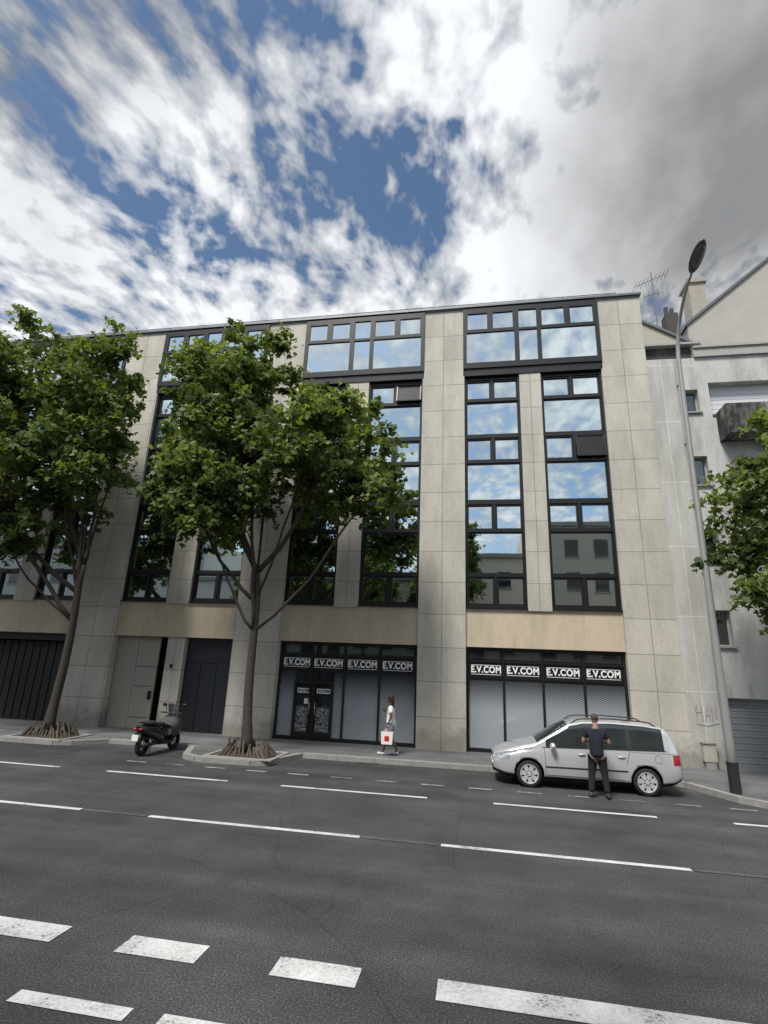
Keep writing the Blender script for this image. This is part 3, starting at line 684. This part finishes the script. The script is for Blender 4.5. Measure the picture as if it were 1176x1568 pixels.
    for wx in (.90,3.74):
        for sgn in (-1,1):
            cy=sgn*.775; R=.318
            prof=[(-.10,.235),(-.105,.29),(-.085,.312),(-.04,.318),(.04,.318),(.085,.312),(.105,.29),(.10,.235)]
            n0=len(ty.v); S=32
            for py,pr in prof:
                for k in range(S): a=2*math.pi*k/S; ty.v.append((wx+pr*math.cos(a),cy+py,R+pr*math.sin(a)))
            for i in range(len(prof)-1):
                for k in range(S): k2=(k+1)%S; ty.f.append((n0+i*S+k,n0+i*S+k2,n0+(i+1)*S+k2,n0+(i+1)*S+k))
            yo=cy+sgn*.075
            hk.tube([(wx,yo-sgn*.06,R),(wx,yo-sgn*.01,R)],.236,28)
            rp=[(math.cos(2*math.pi*k/28)*.222,math.sin(2*math.pi*k/28)*.222) for k in range(29)]
            al.tube([(wx+a,yo+sgn*.012,R+b_2) for a,b_2 in rp],.017,6,False)
            al.tube([(wx,yo-.0,R),(wx,yo+sgn*.025,R)],[.06,.05],14)
            for k in range(7):
                a=2*math.pi*k/7+.3; ca,sa=math.cos(a),math.sin(a); px,pz=-sa,ca
                q=[(wx+ca*.04+px*.04,R+sa*.04+pz*.04),(wx+ca*.04-px*.04,R+sa*.04-pz*.04),(wx+ca*.22-px*.06,R+sa*.22-pz*.06),(wx+ca*.22+px*.06,R+sa*.22+pz*.06)]
                n1=len(al.v); al.v+=[(x,yo+sgn*.014,z) for x,z in q]+[(x,yo-sgn*.008,z) for x,z in q]; al.f+=[(n1,n1+1,n1+2,n1+3),(n1+4,n1+5,n1+6,n1+7)]+[(n1+i,n1+(i+1)%4,n1+4+(i+1)%4,n1+4+i) for i in range(4)]
    ty.make('tyres',TY,e,smooth=True); hk.make('wheel_backs',RUB,e); al.make('hubcaps',AL,e,smooth=False)
    return e
car('parked_car',(.37,15.22,0),.945)
# ------------------------------------------------------------ scooter
def scooter(name,loc,rot):
    e=empty(name,loc,rot)
    BK=M('scooter_black',(.014,.015,.017),.22,0,.05,coat=.5); PL=M('scooter_plastic',(.03,.03,.032),.6); TY=M('scooter_tyre',(.02,.02,.02),.85); CHM=M('scooter_metal',(.35,.35,.36),.3,.9)
    t=MB(); r=MB()
    for x,R,w in ((-.68,.26,.075),(.70,.27,.06)):
        S=28; n0=len(t.v); prof=[(-w*.8,R*.62),(-w,R*.82),(-w*.6,R*.97),(0,R),(w*.6,R*.97),(w,R*.82),(w*.8,R*.62)]
        for py,pr in prof:
            for k in range(S): a=2*math.pi*k/S; t.v.append((x+pr*math.cos(a),py,R+pr*math.sin(a)))
        for i in range(len(prof)-1):
            for k in range(S): k2=(k+1)%S; t.f.append((n0+i*S+k,n0+i*S+k2,n0+(i+1)*S+k2,n0+(i+1)*S+k))
        r.tube([(x,-.03,R),(x,.03,R)],.05,14)
        for k in range(5):
            a=2*math.pi*k/5; r.tube([(x,0,R),(x+math.cos(a)*R*.64,0,R+math.sin(a)*R*.64)],.018,5)
    t.make('tyres',TY,e,smooth=True); r.make('wheel_rims',CHM,e)
    def loft(nm,secs,mat):
        V=[];F=[];S=14
        for x,zc,hw,hh in secs:
            for k in range(S):
                a=2*math.pi*k/S; c_,s_=math.cos(a),math.sin(a)
                V.append((x,hw*math.copysign(abs(c_)**.7,c_),zc+hh*math.copysign(abs(s_)**.7,s_)))
        for i in range(len(secs)-1):
            for k in range(S): k2=(k+1)%S; F.append((i*S+k,i*S+k2,(i+1)*S+k2,(i+1)*S+k))
        F.append(tuple(range(S))); F.append(tuple(range((len(secs)-1)*S,len(secs)*S)))
        return obj(nm,V,F,mat,e,smooth=True)
    loft('rear_body',[(-.98,.74,.05,.04),(-.92,.72,.13,.09),(-.7,.66,.19,.15),(-.4,.60,.20,.19),(-.1,.48,.19,.22),(.1,.36,.17,.12)],BK)
    loft('seat',[(-.85,.86,.08,.03),(-.7,.86,.15,.055),(-.4,.84,.16,.06),(-.30,.80,.16,.055),(0,.78,.14,.055),(.12,.74,.08,.04)],PL)
    loft('footboard',[(-.1,.30,.19,.08),(.2,.26,.2,.05),(.42,.30,.2,.07)],PL)
    loft('front_shield',[(.36,.55,.24,.22),(.46,.66,.31,.34),(.56,.72,.29,.32),(.68,.74,.17,.2),(.76,.74,.06,.08)],BK)
    loft('front_mudguard',[(.42,.42,.04,.03),(.55,.52,.075,.05),(.72,.56,.075,.05),(.92,.46,.05,.03)],BK)
    g=MB(); g.tube([(.70,0,.27),(.62,0,.5),(.50,0,1.02)],.03,8); g.tube([(.42,-.34,1.06),(.48,-.15,1.04),(.48,.15,1.04),(.42,.34,1.06)],.018,8)
    g.tube([(-.68,-.10,.26),(-.2,-.12,.3)],.05,8); g.tube([(-.55,.13,.62),(-.72,.13,.28)],.025,8)
    g.tube([(-.9,-.15,.3),(-.55,-.17,.3),(-.3,-.14,.3)],[.055,.05,.03],10)
    g.make('fork_bars_and_exhaust',PL,e,smooth=True)
    g=MB()
    for s_ in (-1,1):
        g.tube([(.46,s_*.22,1.05),(.50,s_*.30,1.24)],.009,5); g.ell((.50,s_*.34,1.28),(.02,.085,.055))
        g.tube([(.42,s_*.27,1.06),(.41,s_*.38,1.06)],.022,8)
    g.make('mirrors_and_grips',BLACK,e,smooth=True)
    g=MB()
    for j in range(6):
        y0=-.2+.4*j/6; y1=-.2+.4*(j+1)/6; cv=lambda y:.10-y*y*1.8
        g.quad((.52+cv(y0),y0,.98),(.52+cv(y1),y1,.98),(.40+cv(y1)*.8,y1*.85,1.32),(.40+cv(y0)*.8,y0*.85,1.32))
    WS,nt,b=newmat('tinted_screen'); b.inputs['Base Color'].default_value=(.1,.11,.12,1); b.inputs['Transmission Weight'].default_value=.8; b.inputs['Roughness'].default_value=.05
    g.make('windscreen',WS,e,smooth=True)
    MB().box(-1.04,-1.03,-.10,.10,.42,.58).make('number_plate',WHITE,e)
    MB().ell((-.97,.09,.72),(.03,.05,.03)).ell((-.97,-.09,.72),(.03,.05,.03)).make('tail_lamps',RED,e,smooth=True)
    MB().tube([(-1.03,0,.60),(-.9,0,.66)],.03,6).tube([(-.1,.12,.3),(-.02,.26,.02)],.014,6).tube([(-1.0,-.02,.4),(-.9,0,.66)],.02,6).make('plate_bracket_and_stand',PL,e)
    loft('leg_cover',[(.18,.60,.26,.16),(.30,.66,.33,.26),(.46,.68,.34,.28)],M('cover_dark_grey',(.06,.062,.064),.8,0,.3,9,.5))
    return e
scooter('parked_scooter',(-9.28,15.3,0.0),math.radians(84))
# ------------------------------------------------------------ people
def skin(name,V,E,mat,parent,root=0,sub=2):
    names=list(V.keys()); idx={n:i for i,n in enumerate(names)}
    me=bpy.data.meshes.new(name); me.from_pydata([V[n][0] for n in names],[(idx[a],idx[b]) for a,b in E],[])
    o=bpy.data.objects.new(name,me); COL.objects.link(o)
    md=o.modifiers.new('skin','SKIN'); md.use_smooth_shade=True
    if not me.skin_vertices:
        bpy.context.view_layer.objects.active=o; bpy.ops.mesh.customdata_skin_add()
    sv=me.skin_vertices[0].data
    for n,i in idx.items():
        r=V[n][1]; sv[i].radius=(r,r) if not hasattr(r,'__len__') else r; sv[i].use_root=(i==root)
    s_=o.modifiers.new('s','SUBSURF'); s_.levels=sub; s_.render_levels=sub
    bpy.context.view_layer.update(); dg=bpy.context.evaluated_depsgraph_get()
    nm=bpy.data.meshes.new_from_object(o.evaluated_get(dg)); o.modifiers.clear(); o.data=nm
    nm.materials.clear(); nm.materials.append(mat); nm.polygons.foreach_set('use_smooth',[True]*len(nm.polygons))
    o.parent=parent; return o
def hand(mb,w,dirv,side,s=1):
    w=Vector(w); d=Vector(dirv).normalized(); side=Vector(side).normalized(); nrm=d.cross(side).normalized()
    rot=Matrix((side,d,nrm)).transposed()
    mb.ell(w+d*.05*s,(.038*s,.052*s,.016*s),12,8,rot)
    for k,(o_,l) in enumerate(((-.028,.062),(-.010,.074),(.010,.07),(.027,.055))):
        a=w+d*.085*s+side*o_*s; b=a+d*l*.5*s-nrm*.008*s; c=b+d*l*.42*s-nrm*.022*s
        mb.tube([a-d*.02*s,a,b,c],[.0095*s,.0095*s,.0085*s,.006*s],6)
    a=w+d*.03*s-side*.03*s; mb.tube([a,a+(d*.5-side*.6)*.045*s,a+(d*.9-side*.7)*.07*s],[.011*s,.010*s,.007*s],6)
def head(e,c,face,skinm,hairm,long_hair,s=1):
    f=Vector(face).normalized(); r=Vector((f.y,-f.x,0)); u=Vector((0,0,1)); R=Matrix((r,f,u)).transposed()
    P=lambda a,b,z: Vector(c)+r*a*s+f*b*s+u*z*s
    m=MB(); m.ell(P(0,.0,.01),(.078*s,.098*s,.112*s),20,14,R); m.ell(P(0,.035,-.06),(.055*s,.06*s,.055*s),14,10,R)
    m.ell(P(0,.103,-.012),(.013*s,.02*s,.024*s),8,6,R)
    for k in (-1,1): m.ell(P(k*.08,-.005,-.01),(.012*s,.022*s,.032*s),8,6,R)
    m.make('head',skinm,e,smooth=True)
    m=MB()
    for k in (-1,1): m.ell(P(k*.032,.090,.008),(.013*s,.008*s,.007*s),8,6,R)
    m.make('eyes',BLACK,e,smooth=True)
    MB().ell(P(0,.088,-.055),(.025*s,.008*s,.007*s),8,6,R).make('mouth',M('lips',(.2,.06,.05),.5),e,smooth=True)
    m=MB()
    if long_hair:
        m.ell(P(0,-.018,.03),(.094*s,.108*s,.112*s),16,12,R)
        m.ell(P(0,-.075,-.10),(.085*s,.055*s,.17*s),14,10,R); m.ell(P(0,-.085,-.24),(.065*s,.04*s,.14*s),14,10,R)
    else:
        m.ell(P(0,-.014,.03),(.081*s,.096*s,.096*s),16,12,R)
    m.make('hair',hairm,e,smooth=True)
SK1=M('skin_light',(.38,.22,.15),.5,0,.06); SK2=M('skin_dark',(.10,.055,.035),.45,0,.08)
NV=M('navy_tshirt',(.012,.016,.03),.9,0,.1); TR=M('dark_trousers',(.014,.015,.02),.9,0,.15); WT=M('white_tshirt',(.72,.72,.72),.9,0,.04); SHT=M('pale_blue_shorts',(.50,.55,.62),.9,0,.08)
HR=M('dark_hair',(.012,.01,.009),.6); HRG=M('short_hair',(.06,.045,.035),.8); SHOE=M('dark_shoe',(.02,.02,.022),.6); SHW=M('white_shoe',(.6,.6,.6),.6)
e=empty('man',(2.70,13.80,0.005),math.radians(-8))
B={'pel':((0,0,.94),.10),'sp':((0,.0,1.12),.10),'ch':((0,.01,1.32),.12),'nb':((0,.0,1.47),.07),'nk':((0,.01,1.54),.055),'hd':((0,.035,1.62),.07)}
E=[('pel','sp'),('sp','ch'),('ch','nb'),('nb','nk'),('nk','hd')]
for s_,k in ((-1,'l'),(1,'r')):
    B['sh'+k]=((s_*.18,0,1.43),.062); B['el'+k]=((s_*.29,.02,1.15),.042); B['wr'+k]=((s_*.13,.25,1.17),.028)
    B['hp'+k]=((s_*.095,0,.86),.085); B['kn'+k]=((s_*.14,.02,.48),.058); B['an'+k]=((s_*.17,-.02,.09),.04); B['to'+k]=((s_*.20,.15,.04),.035)
    E+=[('ch','sh'+k),('sh'+k,'el'+k),('el'+k,'wr'+k),('pel','hp'+k),('hp'+k,'kn'+k),('kn'+k,'an'+k),('an'+k,'to'+k)]
skin('body',B,E,SK1,e)
S={'a0':((0,0,.84),.165),'a':((0,0,.95),.165),'b':((0,0,1.12),.155),'c':((0,.01,1.32),.165),'d':((0,0,1.47),.085)}; SE=[('a0','a'),('a','b'),('b','c'),('c','d')]
for s_,k in ((-1,'l'),(1,'r')):
    S['s'+k]=((s_*.19,0,1.42),.082); S['e'+k]=((s_*.25,.012,1.25),.072); SE+=[('c','s'+k),('s'+k,'e'+k)]
skin('tshirt',S,SE,NV,e)
S={'a':((0,0,.92),.15)}; SE=[]
for s_,k in ((-1,'l'),(1,'r')):
    S['h'+k]=((s_*.10,0,.82),.118); S['k'+k]=((s_*.14,.02,.48),.082); S['n'+k]=((s_*.17,-.02,.10),.066); SE+=[('a','h'+k),('h'+k,'k'+k),('k'+k,'n'+k)]
skin('trousers',S,SE,TR,e)
head(e,(0,.04,1.675),(0,1,0),SK1,HRG,False)
m=MB(); hand(m,(-.13,.25,1.17),(.45,.8,.25),(1,-.4,0)); hand(m,(.13,.25,1.17),(-.45,.8,.25),(-1,-.4,0)); m.make('hands',SK1,e,smooth=True)
MB().box(-.04,.04,.335,.345,1.17,1.31).make('phone',BLACK,e,bevel=.004)
m=MB()
for s_ in (-1,1): m.ell((s_*.19,.06,.045),(.05,.14,.05),12,8)
m.make('shoes',SHOE,e,smooth=True)
# woman walks along the pavement; local -X is the road side, local +Y the walking direction
e=empty('woman',(-2.62,16.9,SW+.004),math.radians(90))
B={'pel':((0,0,.90),.10),'sp':((0,.01,1.07),.085),'ch':((0,.02,1.24),.10),'nb':((0,.01,1.38),.06),'nk':((0,.015,1.45),.045),'hd':((0,.03,1.53),.062)}
E=[('pel','sp'),('sp','ch'),('ch','nb'),('nb','nk'),('nk','hd')]
arm={'r':((.24,.03,1.10),(.23,.20,1.22)),'l':((-.23,-.03,1.08),(-.26,.06,.84))}
leg={'l':((-.08,.14,.48),(-.08,.20,.10),(-.08,.32,.05)),'r':((.08,-.02,.47),(.08,-.20,.12),(.08,-.10,.04))}
for s_,k in ((-1,'l'),(1,'r')):
    B['sh'+k]=((s_*.155,0,1.34),.05); B['el'+k]=(arm[k][0],.036); B['wr'+k]=(arm[k][1],.024)
    B['hp'+k]=((s_*.085,0,.83),.085); B['kn'+k]=(leg[k][0],.056); B['an'+k]=(leg[k][1],.034); B['to'+k]=(leg[k][2],.03)
    E+=[('ch','sh'+k),('sh'+k,'el'+k),('el'+k,'wr'+k),('pel','hp'+k),('hp'+k,'kn'+k),('kn'+k,'an'+k),('an'+k,'to'+k)]
skin('body',B,E,SK2,e)
S={'a0':((0,0,.78),.17),'a':((0,0,.86),.165),'b':((0,.01,1.05),.14),'c':((0,.02,1.24),.145),'d':((0,.01,1.38),.07)}; SE=[('a0','a'),('a','b'),('b','c'),('c','d')]
for s_,k in ((-1,'l'),(1,'r')):
    S['s'+k]=((s_*.16,0,1.33),.072); q=Vector((s_*.155,0,1.34)).lerp(Vector(arm[k][0]),.65); S['e'+k]=(tuple(q),.068); SE+=[('c','s'+k),('s'+k,'e'+k)]
skin('tshirt',S,SE,WT,e)
S={'a':((0,0,.86),.14)}; SE=[]
for s_,k in ((-1,'l'),(1,'r')):
    h=Vector((s_*.085,0,.82)); q=h.lerp(Vector(leg[k][0]),.8)
    S['h'+k]=(tuple(h),.115); S['k'+k]=(tuple(q),.10); SE+=[('a','h'+k),('h'+k,'k'+k)]
skin('shorts',S,SE,SHT,e)
head(e,(0,.035,1.585),(0,1,0),SK2,HR,True,.95)
m=MB(); hand(m,arm['r'][1],(-.2,.8,.4),(0,-.4,1),.9); hand(m,arm['l'][1],(0,.1,-1),(0,1,.1),.9); m.make('hands',SK2,e,smooth=True)
m=MB(); m.ell((-.08,.27,.045),(.04,.12,.045),12,8); m.ell((.08,-.14,.05),(.04,.12,.05),12,8); m.make('shoes',SHW,e,smooth=True)
BG=M('bag_white',(.72,.70,.66),.7,0,.05); g=MB()
g.v=[(-.34,-.10,.33),(-.34,.22,.33),(-.22,.22,.33),(-.22,-.10,.33),(-.32,-.12,.68),(-.32,.24,.68),(-.24,.24,.68),(-.24,-.12,.68)]
g.f=[(0,1,2,3),(0,4,5,1),(1,5,6,2),(2,6,7,3),(3,7,4,0)]; g.make('shopping_bag',BG,e)
g=MB(); g.quad((-.342,-.01,.42),(-.342,.13,.42),(-.332,.13,.56),(-.332,-.01,.56)); g.make('bag_print',RED,e)
MB().tube([(-.31,-.04,.68),(-.27,.06,.76),(-.31,.16,.68)],.008,5,False).tube([(-.25,-.04,.68),(-.26,.06,.76),(-.25,.16,.68)],.008,5,False).make('bag_handles',RED,e)
# ------------------------------------------------------------ sun & world
el,az=math.radians(56),math.radians(203)
sd=Vector((math.sin(az)*math.cos(el),math.cos(az)*math.cos(el),math.sin(el)))
sl=bpy.data.lights.new('sun','SUN'); sl.energy=4.1; sl.angle=math.radians(14); sl.color=(1,.955,.89)
so=bpy.data.objects.new('sun',sl); COL.objects.link(so); so.rotation_euler=(-sd).to_track_quat('-Z','Y').to_euler()
w=bpy.data.worlds.new('World'); scene.world=w; w.use_nodes=True; nt=w.node_tree
try: w.cycles.sampling_method='NONE'
except Exception: pass
bg=nt.nodes['Background']; out=nt.nodes['World Output']
sky=N(nt,'ShaderNodeTexSky'); sky.sky_type='NISHITA'; sky.sun_disc=False; sky.sun_elevation=el; sky.sun_rotation=az; sky.ozone_density=1.6
nt.links.new(mixc(nt,1.0,sky.outputs[0],(.92,.99,1.0),'MULTIPLY'),bg.inputs[0]); bg.inputs[1].default_value=.13
tc=N(nt,'ShaderNodeTexCoord'); s=N(nt,'ShaderNodeSeparateXYZ'); nt.links.new(tc.outputs['Generated'],s.inputs[0])
zz=math_n(nt,'ADD',math_n(nt,'MAXIMUM',s.outputs[2],0.0),.12)
px=math_n(nt,'DIVIDE',s.outputs[0],zz); py=math_n(nt,'DIVIDE',s.outputs[1],zz)
pc=N(nt,'ShaderNodeCombineXYZ'); nt.links.new(px,pc.inputs[0]); nt.links.new(py,pc.inputs[1]); P=pc.outputs[0]
def blob(cx,cy,rx,ry,wt):
    m=N(nt,'ShaderNodeMapping'); nt.links.new(P,m.inputs[0]); m.inputs['Scale'].default_value=(1/rx,1/ry,0); m.inputs['Location'].default_value=(-cx/rx,-cy/ry,0)
    l=N(nt,'ShaderNodeVectorMath',operation='LENGTH'); nt.links.new(m.outputs[0],l.inputs[0])
    r=N(nt,'ShaderNodeMapRange',interpolation_type='SMOOTHSTEP'); nt.links.new(l.outputs['Value'],r.inputs[0])
    r.inputs[1].default_value=0; r.inputs[2].default_value=1.9; r.inputs[3].default_value=wt; r.inputs[4].default_value=0
    return r.outputs[0]
def total(bl):
    t=None
    for b in bl:
        o=blob(*b); t=o if t is None else math_n(nt,'ADD',t,o)
    return t
wn=N(nt,'ShaderNodeTexNoise'); wn.inputs['Scale'].default_value=2.2; wn.inputs['Detail'].default_value=1; nt.links.new(P,wn.inputs['Vector'])
warp=mixc(nt,.14,P,wn.outputs[1],'ADD')
mp=N(nt,'ShaderNodeMapping'); mp.inputs['Rotation'].default_value=(0,0,-.30); mp.inputs['Scale'].default_value=(1.25,.85,1); nt.links.new(warp,mp.inputs[0])
n1=noise(nt,mp.outputs[0],3.0,4,.55); n2=noise(nt,mp.outputs[0],15,3,.55)
cov=math_n(nt,'ADD',math_n(nt,'MULTIPLY',n1,.46),math_n(nt,'MULTIPLY',n2,.54))
bias=total([(-.63,.73,.13,.11,-.11),(-.70,.62,.07,.06,-.05),(-.53,.85,.09,.09,-.10),(-.30,.46,.09,.07,-.08),(-.20,.68,.09,.14,-.055),(-.10,.84,.17,.14,-.06),(-.02,.70,.05,.05,-.05),
 (.03,.55,.12,.10,.10),(.44,.70,.26,.34,.32),(-.88,.70,.13,.20,.16),(-.40,1.18,.4,.14,.12),(.14,.98,.16,.16,.14),(-.45,.55,.12,.10,.05)])
cv=math_n(nt,'ADD',cov,bias)
mask=ramp(nt,cv,[(.41,0),(.49,.66),(.60,1)])
brt=math_n(nt,'ADD',ramp(nt,cv,[(.45,.66),(.60,.96)]),math_n(nt,'MULTIPLY',math_n(nt,'SUBTRACT',n1,.5),.9))
brt=math_n(nt,'ADD',brt,total([(.42,.66,.24,.26,-.50),(.52,.95,.3,.35,-.38),(-.55,.44,.30,.10,-.28),(.0,.62,.12,.10,.22),(-.75,.52,.12,.1,-.15)]))
brt=math_n(nt,'MINIMUM',math_n(nt,'MAXIMUM',brt,.30),1.02)
cb=N(nt,'ShaderNodeBackground'); nt.links.new(mixc(nt,1.0,brt,(.955,.975,1.0),'MULTIPLY'),cb.inputs[0]); cb.inputs[1].default_value=1.0
mx=N(nt,'ShaderNodeMixShader'); nt.links.new(mask,mx.inputs[0]); nt.links.new(bg.outputs[0],mx.inputs[1]); nt.links.new(cb.outputs[0],mx.inputs[2]); nt.links.new(mx.outputs[0],out.inputs[0])
# ------------------------------------------------------------ camera
f=798.3; pitch,yaw,roll=[math.radians(a) for a in (16.381,10.397,2.319)]
Fv=Vector((-math.sin(yaw)*math.cos(pitch),math.cos(yaw)*math.cos(pitch),math.sin(pitch)))
Rv=Vector((math.cos(yaw),math.sin(yaw),0)); Uv=Rv.cross(Fv)
c,s_=math.cos(roll),math.sin(roll); R2=Rv*c+Uv*s_; U2=Uv*c-Rv*s_
cam=bpy.data.cameras.new('camera'); cam.sensor_fit='VERTICAL'; cam.sensor_height=36; cam.lens=f/1568*36; cam.clip_end=2000; cam.clip_start=.05
co=bpy.data.objects.new('camera',cam); COL.objects.link(co)
mt=Matrix((R2,U2,-Fv)).transposed().to_4x4(); mt.translation=Vector((0,0,2.7)); co.matrix_world=mt
scene.camera=co
